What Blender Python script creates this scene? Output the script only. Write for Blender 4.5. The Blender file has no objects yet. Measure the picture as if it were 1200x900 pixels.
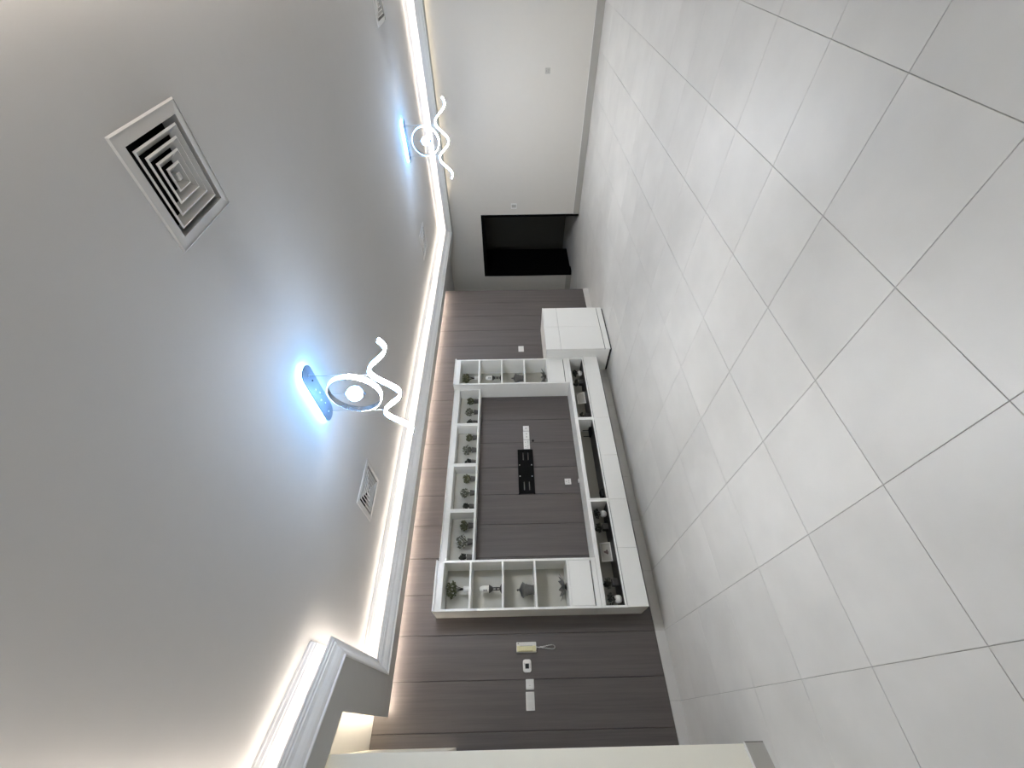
import bpy, bmesh, math, random
from mathutils import Matrix, Vector
random.seed(7)
SC = bpy.context.scene
COL = SC.collection

# ------------------------------------------------------------------ camera
YAW, PITCH, ROLL, FPX, EYE = 0.871612, 0.008666, 0.018288, 481.75, 1.5
def camera_axes():
    X = Vector((math.sin(YAW), 0, math.cos(YAW)))
    Y = Vector((-math.cos(YAW), 0, math.sin(YAW)))
    Z = Vector((0, 1, 0))
    M = Matrix((X, Y, Z)).transposed()
    cp, sp, cr, sr = math.cos(PITCH), math.sin(PITCH), math.cos(ROLL), math.sin(ROLL)
    P = Matrix(((1, 0, 0), (0, cp, sp), (0, -sp, cp)))
    Q = Matrix(((cr, -sr, 0), (sr, cr, 0), (0, 0, 1)))
    M = Q @ P @ M
    return Vector(M[0]), Vector(M[1]), Vector(M[2])      # right, up, forward of the upright view
r_, u_, f_ = camera_axes()
cam_data = bpy.data.cameras.new('camera')
cam = bpy.data.objects.new('camera', cam_data)
COL.objects.link(cam)
cx, cy, cz = -u_, r_, -f_                                # the phone was held on its side
m4 = Matrix(((cx.x, cy.x, cz.x, 0), (cx.y, cy.y, cz.y, 0), (cx.z, cy.z, cz.z, EYE), (0, 0, 0, 1)))
cam.matrix_world = m4
cam_data.sensor_width = 36.0
cam_data.lens = 36.0 * FPX / 1200.0
cam_data.clip_start = 0.02
SC.camera = cam

# ------------------------------------------------------------------ world, exposure, light levels
world = bpy.data.worlds.new('world')
SC.world = world
world.use_nodes = True
world.node_tree.nodes['Background'].inputs[0].default_value = (0.5, 0.5, 0.5, 1)
world.node_tree.nodes['Background'].inputs[1].default_value = 0.05
SC.view_settings.view_transform = 'Standard'
SC.view_settings.look = 'None'
SC.view_settings.gamma = 1.0
SC.view_settings.use_curve_mapping = False
SC.view_settings.exposure = 0.0
try:
    SC.cycles.max_bounces = 10
    SC.cycles.diffuse_bounces = 7
    SC.cycles.use_denoising = True
    SC.cycles.sample_clamp_indirect = 6.0
except Exception:
    pass
LED_MAIN = ((1.0, 0.89, 0.79), 52.0)      # warm white tape lying in the cove
LED_PASSAGE = ((1.0, 0.86, 0.66), 130.0)
LAMP_COOL = ((0.20, 0.49, 1.0), 62.0)      # back-lit canopy of the pendants
LED_WASH_END = ((1.0, 0.86, 0.64), 16.0)   # weaker one over the end wall
LED_WASH = ((1.0, 0.85, 0.72), 62.0)       # tape in the slot between lowered border and wall
LAMP_DOWN = ((0.98, 0.98, 0.99), 290.0)     # downward side of the pendant tubes
LAMP_WHITE = ((0.24, 0.54, 1.0), 38.0)      # their tubes and crystal

# ------------------------------------------------------------------ materials
def new_mat(name):
    m = bpy.data.materials.new(name); m.use_nodes = True
    return m, m.node_tree, m.node_tree.nodes['Principled BSDF']
def lin(c):
    return tuple(((v / 255) / 12.92 if v / 255 <= 0.04045 else ((v / 255 + 0.055) / 1.055) ** 2.4) for v in c) + (1,)
def plain(name, rgb, rough=0.5, metal=0.0, var=0.04, scale=14.0, bump=0.0, coat=0.0, spec=0.5):
    m, nt, b = new_mat(name)
    b.inputs['Specular IOR Level'].default_value = spec
    b.inputs['Roughness'].default_value = rough
    b.inputs['Metallic'].default_value = metal
    if coat: b.inputs['Coat Weight'].default_value = coat
    tc = nt.nodes.new('ShaderNodeTexCoord')
    nz = nt.nodes.new('ShaderNodeTexNoise'); nz.inputs['Scale'].default_value = scale; nz.inputs['Detail'].default_value = 4
    nt.links.new(tc.outputs['Object'], nz.inputs['Vector'])
    mx = nt.nodes.new('ShaderNodeMix'); mx.data_type = 'RGBA'
    c = lin(rgb)
    mx.inputs[6].default_value = tuple(v * (1 - var) for v in c[:3]) + (1,)
    mx.inputs[7].default_value = tuple(min(1, v * (1 + var)) for v in c[:3]) + (1,)
    nt.links.new(nz.outputs['Fac'], mx.inputs[0])
    nt.links.new(mx.outputs[2], b.inputs['Base Color'])
    if bump:
        bp = nt.nodes.new('ShaderNodeBump'); bp.inputs['Strength'].default_value = bump; bp.inputs['Distance'].default_value = 0.002
        n2 = nt.nodes.new('ShaderNodeTexNoise'); n2.inputs['Scale'].default_value = scale * 12
        nt.links.new(tc.outputs['Object'], n2.inputs['Vector'])
        nt.links.new(n2.outputs['Fac'], bp.inputs['Height']); nt.links.new(bp.outputs['Normal'], b.inputs['Normal'])
    return m
def emit(name, col, strength):
    m, nt, b = new_mat(name)
    b.inputs['Base Color'].default_value = (0.8, 0.8, 0.8, 1)
    b.inputs['Emission Color'].default_value = tuple(col) + (1,)
    b.inputs['Emission Strength'].default_value = strength
    return m
def wood_mat():
    m, nt, b = new_mat('grey_wood_laminate')
    tc = nt.nodes.new('ShaderNodeTexCoord'); oi = nt.nodes.new('ShaderNodeObjectInfo')
    add = nt.nodes.new('ShaderNodeVectorMath'); add.operation = 'MULTIPLY_ADD'
    cmb = nt.nodes.new('ShaderNodeCombineXYZ')
    for i in range(3): nt.links.new(oi.outputs['Random'], cmb.inputs[i])
    add.inputs[1].default_value = (37, 37, 37)
    nt.links.new(cmb.outputs[0], add.inputs[0]); nt.links.new(tc.outputs['Object'], add.inputs[2])
    def streak(sx, sz, detail):
        mp = nt.nodes.new('ShaderNodeMapping'); mp.inputs['Scale'].default_value = (sx, sx, sz)
        nz = nt.nodes.new('ShaderNodeTexNoise'); nz.inputs['Scale'].default_value = 1; nz.inputs['Detail'].default_value = detail
        nz.inputs['Roughness'].default_value = 0.62
        nt.links.new(add.outputs[0], mp.inputs['Vector']); nt.links.new(mp.outputs[0], nz.inputs['Vector'])
        return nz
    n1, n2 = streak(26, 0.9, 5), streak(140, 2.5, 3)
    mx0 = nt.nodes.new('ShaderNodeMix'); mx0.inputs[0].default_value = 0.35
    nt.links.new(n1.outputs['Fac'], mx0.inputs[2]); nt.links.new(n2.outputs['Fac'], mx0.inputs[3])
    rp = nt.nodes.new('ShaderNodeValToRGB')
    rp.color_ramp.elements[0].position = 0.34; rp.color_ramp.elements[0].color = lin((84, 79, 78))
    rp.color_ramp.elements[1].position = 0.66; rp.color_ramp.elements[1].color = lin((100, 94, 92))
    nt.links.new(mx0.outputs[0], rp.inputs[0]); nt.links.new(rp.outputs[0], b.inputs['Base Color'])
    b.inputs['Roughness'].default_value = 0.5
    bp = nt.nodes.new('ShaderNodeBump'); bp.inputs['Strength'].default_value = 0.12; bp.inputs['Distance'].default_value = 0.002
    nt.links.new(n2.outputs['Fac'], bp.inputs['Height']); nt.links.new(bp.outputs['Normal'], b.inputs['Normal'])
    return m
def tile_mat():
    m, nt, b = new_mat('porcelain_tile')
    tc = nt.nodes.new('ShaderNodeTexCoord'); oi = nt.nodes.new('ShaderNodeObjectInfo')
    add = nt.nodes.new('ShaderNodeVectorMath'); add.operation = 'MULTIPLY_ADD'
    cmb = nt.nodes.new('ShaderNodeCombineXYZ')
    for i in range(3): nt.links.new(oi.outputs['Random'], cmb.inputs[i])
    add.inputs[1].default_value = (23, 23, 23)
    nt.links.new(cmb.outputs[0], add.inputs[0]); nt.links.new(tc.outputs['Object'], add.inputs[2])
    nz = nt.nodes.new('ShaderNodeTexNoise'); nz.inputs['Scale'].default_value = 2.6; nz.inputs['Detail'].default_value = 6
    nt.links.new(add.outputs[0], nz.inputs['Vector'])
    rp = nt.nodes.new('ShaderNodeValToRGB')
    rp.color_ramp.elements[0].position = 0.3; rp.color_ramp.elements[0].color = lin((206, 205, 202))
    rp.color_ramp.elements[1].position = 0.7; rp.color_ramp.elements[1].color = lin((218, 217, 214))
    nt.links.new(nz.outputs['Fac'], rp.inputs[0]); nt.links.new(rp.outputs[0], b.inputs['Base Color'])
    r2 = nt.nodes.new('ShaderNodeMapRange'); r2.inputs['To Min'].default_value = 0.36; r2.inputs['To Max'].default_value = 0.5
    nt.links.new(nz.outputs['Fac'], r2.inputs['Value']); nt.links.new(r2.outputs[0], b.inputs['Roughness'])
    n2 = nt.nodes.new('ShaderNodeTexNoise'); n2.inputs['Scale'].default_value = 260
    nt.links.new(tc.outputs['Object'], n2.inputs['Vector'])
    bp = nt.nodes.new('ShaderNodeBump'); bp.inputs['Strength'].default_value = 0.08; bp.inputs['Distance'].default_value = 0.001
    nt.links.new(n2.outputs['Fac'], bp.inputs['Height']); nt.links.new(bp.outputs['Normal'], b.inputs['Normal'])
    return m
M = dict(
    wall=plain('white_wall_paint', (207, 204, 197), 0.75, var=0.015, bump=0.05),
    creamwall=plain('cream_wall_paint', (232, 229, 216), 0.7, var=0.01, bump=0.05),  # cream lifted lighter than the other walls to stand in for stronger light
    ceiling=plain('white_ceiling_paint', (182, 181, 179), 0.85, var=0.015),
    crown=plain('white_moulding_paint', (226, 225, 223), 0.5, var=0.01),
    wood=wood_mat(), tile=tile_mat(),
    grout=plain('grey_grout', (164, 163, 160), 0.9),
    skirt=plain('grey_skirting', (168, 166, 160), 0.5, var=0.03),
    cabinet=plain('white_cabinet_lacquer', (243, 243, 239), 0.32, var=0.01),
    cabgap=plain('dark_cabinet_gap', (70, 68, 64), 0.8),
    darkliner=plain('black_shelf_liner', (22, 21, 20), 0.35),
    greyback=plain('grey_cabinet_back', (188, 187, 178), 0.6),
    black=plain('black_metal', (8, 8, 8), 0.75, spec=0.12),
    blackdoor=plain('black_door_finish', (4, 4, 4), 0.75, spec=0.1),
    darkroom=plain('dark_room_paint', (92, 90, 84), 0.8),  # darkened grey paints in the shade of the unlit room
    plastic=plain('white_plastic', (232, 231, 228), 0.35, var=0.01),
    plasticgrey=plain('pale_grey_plastic', (178, 176, 170), 0.4),
    cream=plain('cream_plastic', (226, 219, 176), 0.4, var=0.02),
    screen=plain('dark_display', (38, 40, 40), 0.2),
    vent=plain('vent_white_enamel', (188, 187, 184), 0.45, var=0.01),
    duct=plain('black_duct', (8, 8, 8), 0.9),
    chrome=plain('brushed_chrome', (176, 182, 190), 0.22, metal=1.0, var=0.02),
    lampplate=plain('blue_grey_enamel', (108, 116, 130), 0.5, metal=0.0, var=0.02),
    steel=plain('steel_bolt', (225, 225, 225), 0.3, metal=0.3),
    wire=plain('thin_steel_wire', (190, 198, 206), 0.4, metal=0.6),
    potgrey=plain('grey_ceramic_pot', (92, 90, 86), 0.6),
    potwhite=plain('white_ceramic_pot', (226, 225, 221), 0.4, var=0.015),
    leaf_olive=plain('olive_foliage', (92, 94, 66), 0.6, var=0.35, scale=60),
    leaf_dark=plain('dark_foliage', (42, 44, 36), 0.6, var=0.3, scale=60),
    leaf_grey=plain('grey_green_foliage', (98, 100, 84), 0.6, var=0.35, scale=60),
    stem=plain('dark_stem', (34, 28, 24), 0.7),
    soil=plain('dark_soil', (36, 30, 25), 0.95, var=0.2, scale=80),
    pewter=plain('grey_pewter', (104, 103, 100), 0.45, metal=0.25, var=0.12, scale=40),
    darkpewter=plain('dark_bronze', (58, 56, 54), 0.45, metal=0.3, var=0.12, scale=40),
    wax=plain('white_candle_wax', (238, 236, 230), 0.45, var=0.01),
    blackink=plain('black_print', (22, 20, 20), 0.6),
    pinkink=plain('muted_rose_print', (96, 80, 80), 0.6),
    led=emit('warm_led_tape', *LED_MAIN), led2=emit('passage_led_tape', *LED_PASSAGE), led3=emit('wash_led_tape', *LED_WASH), led4=emit('end_wash_led_tape', *LED_WASH_END),
    glowcool=emit('cool_canopy_glow', *LAMP_COOL), glowwhite=emit('white_tube_glow', *LAMP_WHITE), glowdown=emit('downward_tube_glow', *LAMP_DOWN),
)

# ------------------------------------------------------------------ helpers
def link(name, me, mat=None, parent=None, loc=None, rot=None):
    o = bpy.data.objects.new(name, me)
    if me is not None and mat is not None and len(me.materials) == 0:
        me.materials.append(M[mat] if isinstance(mat, str) else mat)
    COL.objects.link(o)
    if parent is not None: o.parent = parent
    if loc is not None: o.location = loc
    if rot is not None: o.rotation_euler = rot
    return o
def mesh_of(bm, name='mesh', smooth=False):
    me = bpy.data.meshes.new(name)
    bmesh.ops.recalc_face_normals(bm, faces=bm.faces)
    bm.to_mesh(me); bm.free()
    if smooth:
        for p in me.polygons: p.use_smooth = True
    return me
def add_box(bm, x0, x1, y0, y1, z0, z1, bev=0.0):
    vs = [bm.verts.new((x, y, z)) for x in (x0, x1) for y in (y0, y1) for z in (z0, z1)]
    fs = [bm.faces.new([vs[i] for i in q]) for q in ((0, 1, 3, 2), (4, 6, 7, 5), (0, 4, 5, 1), (2, 3, 7, 6), (0, 2, 6, 4), (1, 5, 7, 3))]
    if bev > 0:
        es = list({e for f in fs for e in f.edges})
        bmesh.ops.bevel(bm, geom=es, offset=bev, segments=1, affect='EDGES', profile=0.5)
def box(name, x0, x1, y0, y1, z0, z1, mat, parent=None, bev=0.0015):
    """box given in world coordinates; origin at its own base centre"""
    c = ((x0 + x1) / 2, (y0 + y1) / 2, z0)
    bm = bmesh.new()
    add_box(bm, x0 - c[0], x1 - c[0], y0 - c[1], y1 - c[1], 0, z1 - z0, bev)
    o = link(name, mesh_of(bm, name), mat, parent)
    pl = abs_loc(parent)
    o.location = (c[0] - pl[0], c[1] - pl[1], c[2] - pl[2])
    return o
def abs_loc(o):
    p = Vector((0, 0, 0))
    while o is not None:
        p = p + o.location; o = o.parent
    return p
def prism(name, pts, z0, z1, mat, parent=None):
    bm = bmesh.new()
    a = [bm.verts.new((x, y, z0)) for x, y in pts]; b = [bm.verts.new((x, y, z1)) for x, y in pts]
    bm.faces.new(a[::-1]); bm.faces.new(b)
    n = len(pts)
    for i in range(n): bm.faces.new((a[i], a[(i + 1) % n], b[(i + 1) % n], b[i]))
    return link(name, mesh_of(bm, name), mat, parent)
def add_lathe(bm, prof, n=20, c=(0, 0, 0), cap=True):
    rings = []
    for r, z in prof:
        rings.append([bm.verts.new((c[0] + r * math.cos(2 * math.pi * i / n), c[1] + r * math.sin(2 * math.pi * i / n), c[2] + z)) for i in range(n)])
    for a, b in zip(rings, rings[1:]):
        for i in range(n): bm.faces.new((a[i], a[(i + 1) % n], b[(i + 1) % n], b[i]))
    if cap:
        bm.faces.new(rings[0][::-1]); bm.faces.new(rings[-1])
def lathe(name, prof, mat, parent=None, n=20, loc=(0, 0, 0), smooth=True):
    bm = bmesh.new(); add_lathe(bm, prof, n)
    o = link(name, mesh_of(bm, name, False), mat, parent, loc)
    if smooth:
        for p in o.data.polygons: p.use_smooth = len(p.vertices) == 4
    return o
def add_tube(bm, pts, r, n=6, closed=False, taper=None):
    pts = [Vector(p) for p in pts]; rings = []
    for i, p in enumerate(pts):
        if closed: t = pts[(i + 1) % len(pts)] - pts[i - 1]
        else: t = pts[min(i + 1, len(pts) - 1)] - pts[max(i - 1, 0)]
        t.normalize()
        ref = Vector((0, 0, 1)) if abs(t.z) < 0.9 else Vector((1, 0, 0))
        a = t.cross(ref).normalized(); b = t.cross(a)
        rr = r if taper is None else r * (1 + (taper - 1) * i / (len(pts) - 1))
        rings.append([bm.verts.new(p + rr * (math.cos(2 * math.pi * k / n) * a + math.sin(2 * math.pi * k / n) * b)) for k in range(n)])
    m = len(rings)
    for i in range(m if closed else m - 1):
        A, B = rings[i], rings[(i + 1) % m]
        for k in range(n): bm.faces.new((A[k], A[(k + 1) % n], B[(k + 1) % n], B[k]))
    if not closed:
        bm.faces.new(rings[0][::-1]); bm.faces.new(rings[-1])
def tube(name, pts, r, mat, parent=None, n=6, closed=False, taper=None):
    bm = bmesh.new(); add_tube(bm, pts, r, n, closed, taper)
    return link(name, mesh_of(bm, name, True), mat, parent)
def thing(name, label, cat, loc=(0, 0, 0), group=None, rotz=0.0):
    o = bpy.data.objects.new(name, None); o.empty_display_size = 0.05
    COL.objects.link(o); o.location = loc; o.rotation_euler = (0, 0, rotz)
    return tag(o, label, cat, group)
def tag(o, label, cat, group=None):
    o['label'] = label; o['category'] = cat
    if group: o['group'] = group
    return o
def struct(o, label, cat):
    o['kind'] = 'structure'; o['label'] = label; o['category'] = cat
    return o
def copy_tree(o, parent=None):
    kids = list(o.children)
    c = o.copy(); COL.objects.link(c); c.parent = parent
    for k in kids: copy_tree(k, c)
    return c

# ------------------------------------------------------------------ dimensions of the room
PW, FW = 4.68, 8.03                       # panelled wall (y), far wall (x)
PEND = 6.20                               # free end of the panelled wall
RW, BW = -0.80, -1.60                     # walls behind the camera
SOF, CEIL, PCEIL = 2.60, 2.84, 2.745      # soffit, tray ceiling, passage ceiling
DX, DY = 0.885, 0.466                     # direction of the slanted edge
def slant(p, x): return (x, p[1] + (x - p[0]) * DY / DX)

# ------------------------------------------------------------------ floor
fl = struct(box('floor', BW - 0.3, 10.2, RW - 0.3, 7.9, -0.06, -0.0035, 'grout', None, 0), 'pale grey porcelain tile floor in a square grid with thin joints', 'floor')
T = 0.5525
bm = bmesh.new(); add_box(bm, -T / 2 + 0.0011, T / 2 - 0.0011, -T / 2 + 0.0011, T / 2 - 0.0011, -0.008, 0, 0.0012)
tile_me = mesh_of(bm, 'tile'); tile_me.materials.append(M['tile'])
for i in range(-3, 18):
    for j in range(-2, 13):
        x, y = 0.172 + (i + 0.5) * T, 0.43 + (j - 0.5) * T
        if x > FW + 1.9 or (y > PW + 0.45 and x < 5.6) or (x > 8.6 and y < 3.6): continue
        t = link('tile', tile_me, None, fl)
        p = abs_loc(fl); t.location = (x - p.x, y - p.y, -p.z)

# ------------------------------------------------------------------ panelled wall with its boards and tile skirting
pw = struct(box('wall_panelled', -0.25, PEND, PW + 0.012, PW + 0.15, 0, 2.80, 'wood', None, 0), 'dark grey wood laminate wall panelled in wide vertical boards', 'wall')
xs = [-0.25] + [0.354 + 0.366 * k for k in range(-1, 16)] + [PEND]
xs = [x for x in xs if -0.26 < x <= PEND]
for a, b in zip(xs, xs[1:]):
    box('panel', a + 0.0017, b - 0.0017, PW, PW + 0.014, 0.098, 2.79, 'wood', pw, 0.0022)
sk = struct(box('baseboard_panelled', -0.25, PEND, PW - 0.001, PW + 0.012, 0, 0.096, 'grout', None, 0), 'low pale tile skirting along foot of panelled wall', 'baseboard')
xk = [-0.25] + [0.172 + T * k for k in range(0, 11)] + [PEND]
for a, b in zip(xk, xk[1:]):
    box('skirting_tile', a + 0.0012, b - 0.0012, PW - 0.010, PW + 0.004, 0.001, 0.098, 'tile', sk, 0.001)

# ------------------------------------------------------------------ far wall with its doorway, adjoining dark room
DY0, DY1, DZ = 4.19, 5.66, 2.00
bm = bmesh.new()
add_box(bm, FW, FW + 0.15, RW - 0.15, DY0, 0, 3.0); add_box(bm, FW, FW + 0.15, DY1, 7.75, 0, 3.0); add_box(bm, FW, FW + 0.15, DY0, DY1, DZ, 3.0)
struct(link('wall_far', mesh_of(bm), 'wall'), 'off-white painted end wall with a dark open doorway', 'wall')
def baseboard(name, x0, x1, y0, y1, label):
    o = struct(box(name, x0, x1, y0, y1, 0, 0.118, 'skirt', None, 0.002), label, 'baseboard')
    return o
b1 = baseboard('baseboard_far', FW - 0.014, FW, RW, DY0 - 0.002, 'grey skirting with pale top edge along the end wall')
box('top_edge', FW - 0.017, FW, RW, DY0 - 0.002, 0.118, 0.126, 'crown', b1, 0.001)
b2 = baseboard('baseboard_passage', FW - 0.014, FW, DY1 + 0.002, 7.6, 'grey skirting in dim passage left of the black doorway')
dr = struct(thing('door_1', 'black framed doorway with one black door leaf standing open', 'door', (FW, DY0, 0)), 'black framed doorway with one black door leaf standing open', 'door')
box('door_frame', FW - 0.012, FW + 0.162, DY0, DY0 + 0.045, 0, DZ, 'blackdoor', dr, 0.002)
box('door_frame', FW - 0.012, FW + 0.162, DY1 - 0.045, DY1, 0, DZ, 'blackdoor', dr, 0.002)
box('door_frame', FW - 0.012, FW + 0.162, DY0 + 0.045, DY1 - 0.045, DZ - 0.065, DZ, 'blackdoor', dr, 0.002)
leafd = box('door_leaf', FW + 0.165, FW + 1.02, DY1 - 0.05, DY1 - 0.01, 0.012, DZ - 0.02, 'blackdoor', dr, 0.003)
box('door_stop', FW + 0.02, FW + 0.22, DY1 - 0.085, DY1 - 0.05, 0.001, 0.055, 'blackdoor', dr, 0.003)
hb = bmesh.new()
add_tube(hb, [(FW + 0.95, DY1 - 0.05, 1.0), (FW + 0.95, DY1 - 0.095, 1.0), (FW + 0.83, DY1 - 0.095, 1.0)], 0.009, 6)
h = link('door_handle', mesh_of(hb), 'black', leafd); h.location = -abs_loc(leafd)
bm = bmesh.new()
add_box(bm, 9.75, 9.87, 3.3, 7.4, 0, 2.75); add_box(bm, FW + 0.15, 9.87, 3.2, 3.3, 0, 2.75); add_box(bm, FW + 0.15, 9.87, 6.5, 6.6, 0, 2.75); add_box(bm, FW + 0.15, 9.87, 3.2, 6.6, 2.75, 2.85)
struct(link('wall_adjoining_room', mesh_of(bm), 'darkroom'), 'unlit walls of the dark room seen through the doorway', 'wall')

# passage behind the panelled wall
bm = bmesh.new()
add_box(bm, 5.5, FW + 0.15, 7.6, 7.75, 0, 2.9); add_box(bm, 5.4, 5.55, PW + 0.15, 7.75, 0, 2.9)
struct(link('wall_passage', mesh_of(bm), 'wall'), 'white wall closing the dim passage behind the panelled wall', 'wall')
struct(box('ceiling_passage', 5.4, FW + 0.1, PW + 0.001, 7.75, PCEIL, PCEIL + 0.1, 'ceiling', None, 0), 'dim white ceiling of passage beside the end wall', 'ceiling')

# ------------------------------------------------------------------ slanted near wall and header over the side opening
A = (-0.091, 3.315)
wd = Vector((0.905, 0.425)).normalized(); wn = Vector((-wd.y, wd.x))
Aend = (A[0] - wd.x * 1.75, A[1] - wd.y * 1.75)
th = 0.13
B_ = (A[0] + wn.x * th + wd.x * -0.02, A[1] + wn.y * th); Bend = (Aend[0] + wn.x * th, Aend[1] + wn.y * th)
struct(prism('wall_slanted', [A, Aend, Bend, (A[0] - 0.10, A[1] + 0.14)], 0, PCEIL + 0.05, 'creamwall'), 'cream white slanted wall at the picture edge beside the intercom', 'wall')
n_ = -wn
def off(p, o): return (p[0] + n_.x * o, p[1] + n_.y * o)
bs = struct(prism('baseboard_slanted', [off(A, 0.0), off(A, 0.013), off(Aend, 0.013), off(Aend, 0.0)], 0, 0.112, 'skirt'), 'grey skirting at foot of the slanted near wall', 'baseboard')
prism('top_edge', [off(A, 0.0), off(A, 0.016), off(Aend, 0.016), off(Aend, 0.0)], 0.112, 0.119, 'crown', bs)
e2 = (A[0] + wd.x * 0.004, A[1] + wd.y * 0.004)
prism('end_cap', [A, e2, off(e2, 0.013), off(A, 0.013)], 0, 0.112, 'cabgap', bs)  # narrow dark strip at the skirting end
hd = struct(box('wall_header', -0.25, -0.108, 3.46, PW, 2.0, PCEIL + 0.05, 'creamwall', None, 0.002), 'white header above the side opening next to panelled wall', 'wall')
bm = bmesh.new()
add_box(bm, BW - 0.15, BW, RW - 0.15, PW + 0.3, 0, 2.95); add_box(bm, BW, FW + 0.15, RW - 0.15, RW, 0, 2.95); add_box(bm, BW, -0.25, PW, PW + 0.15, 0, 2.95)
struct(link('wall_behind', mesh_of(bm), 'wall'), 'plain white walls behind the camera', 'wall')

# ------------------------------------------------------------------ tray ceiling: soffit slab, upstand, cornices, cove light tape
I0 = [(7.76, 4.41), (0.39, 4.41), (0.39, 3.21), slant((0.39, 3.21), -0.32), (-0.32, -0.08), (7.76, -0.08)]
R0 = (0.112, 3.368)
SLOT = 0.080
O0 = [(FW - SLOT, PW - SLOT), (0.105, PW - SLOT), R0, slant(R0, BW), (BW, RW), (FW - SLOT, RW)]
def loop_offset(pts, o):
    """move a closed outline towards the room by o"""
    n = len(pts); res = []
    for i in range(n):
        p0, p1, p2 = (Vector(pts[i - 1]), Vector(pts[i]), Vector(pts[(i + 1) % n]))
        def nrm(a, b):
            d = (b - a).normalized(); return Vector((-d.y, d.x))
        n1, n2 = nrm(p0, p1), nrm(p1, p2)
        k = (n1 + n2); k = k / (1 + n1.dot(n2))
        res.append(tuple(p1 + k * o))
    return res
def sweep(name, prof, mat, segs, parent=None, base=I0, closed_prof=True):
    """profile of (offset towards the room, z) carried along the chosen sides of the outline, mitred"""
    loops = [loop_offset(base, o) for o, z in prof]
    bm = bmesh.new(); n = len(base); np_ = len(prof)
    for s in segs:
        a, b = s, (s + 1) % n
        va = [bm.verts.new((loops[k][a][0], loops[k][a][1], prof[k][1])) for k in range(np_)]
        vb = [bm.verts.new((loops[k][b][0], loops[k][b][1], prof[k][1])) for k in range(np_)]
        for k in range(np_ if closed_prof else np_ - 1):
            bm.faces.new((va[k], va[(k + 1) % np_], vb[(k + 1) % np_], vb[k]))
        bm.faces.new(va[::-1]); bm.faces.new(vb)
    return link(name, mesh_of(bm), mat, parent)
bm = bmesh.new(); n = 6
for s in range(6):
    a, b = s, (s + 1) % 6
    q = [I0[a], I0[b], O0[b], O0[a]]
    lo = [bm.verts.new((x, y, SOF)) for x, y in q]; hi = [bm.verts.new((x, y, SOF + 0.028)) for x, y in q]
    bm.faces.new(lo); bm.faces.new(hi[::-1])
    for k in ((0, 1), (2, 3)): bm.faces.new((lo[k[0]], lo[k[1]], hi[k[1]], hi[k[0]]))
struct(link('ceiling_border', mesh_of(bm), 'ceiling'), 'flat lowered ceiling border running round the light tray', 'ceiling')
struct(sweep('ceiling_upstand', [(0.0, SOF + 0.005), (0.0, CEIL + 0.01), (-0.02, CEIL + 0.01), (-0.02, SOF + 0.005)], 'ceiling', range(6)), 'upright white band inside the cove above the cornice', 'ceiling')
crown_prof = [(0.0, 2.598), (0.012, 2.598), (0.014, 2.610), (0.024, 2.614), (0.036, 2.622), (0.050, 2.640), (0.058, 2.655), (0.070, 2.664), (0.078, 2.668),
              (0.080, 2.676), (0.092, 2.680), (0.096, 2.690), (0.106, 2.692), (0.106, 2.704), (0.094, 2.704), (0.092, 2.690), (0.0, 2.690)]
upper_prof = [(0.0, 2.790), (0.072, 2.790), (0.074, 2.804), (0.078, 2.807), (0.079, 2.826), (0.084, 2.830), (0.085, CEIL + 0.002), (0.0, CEIL + 0.002)]
names = ['along the panelled wall', 'on the short return by the intercom', 'along the slanted side near the camera', 'behind the camera at the back', 'along the right-hand side wall', 'along the end wall above the doorway']
for s in range(6):
    c = struct(sweep('trim_%d' % (s + 1), crown_prof, 'crown', [s]), 'stepped white cornice under the cove light ' + names[s], 'cornice')
    a, b = I0[s], I0[(s + 1) % 6]
    sweep('light_tape', [(0.012, 2.6915), (0.014, 2.6915), (0.014, 2.6990), (0.012, 2.6990)], 'led', [s], c)
    sweep('light_tape', [(0.086, 2.6915), (0.088, 2.6915), (0.088, 2.7005), (0.086, 2.7005)], 'led', [s], c)
    struct(sweep('trim_%d' % (s + 7), upper_prof, 'crown', [s]), 'small white moulding at tray ceiling edge ' + names[s], 'cornice')
w1 = struct(box('trim_14', 0.14, PEND - 0.05, PW - SLOT - 0.004, PW - SLOT + 0.003, SOF + 0.029, SOF + 0.075, 'ceiling', None, 0), 'light slot edge above the lowered border along panelled wall', 'light slot')
box('light_tape', 0.14, PEND - 0.05, PW - SLOT + 0.004, PW - SLOT + 0.024, SOF + 0.060, SOF + 0.062, 'led3', w1, 0)
w2 = struct(box('trim_15', FW - SLOT - 0.004, FW - SLOT + 0.003, RW + 0.05, 3.75, SOF + 0.029, SOF + 0.075, 'ceiling', None, 0), 'light slot edge above the lowered border along end wall', 'light slot')
box('light_tape', FW - SLOT + 0.004, FW - SLOT + 0.016, RW + 0.05, 3.75, SOF + 0.060, SOF + 0.062, 'led4', w2, 0)
struct(box('ceiling_slot', 0.36, PEND, PW - 0.26, PW, SOF + 0.16, SOF + 0.18, 'ceiling', None, 0), 'closed top of the light slot over the panelled wall', 'ceiling')
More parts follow.
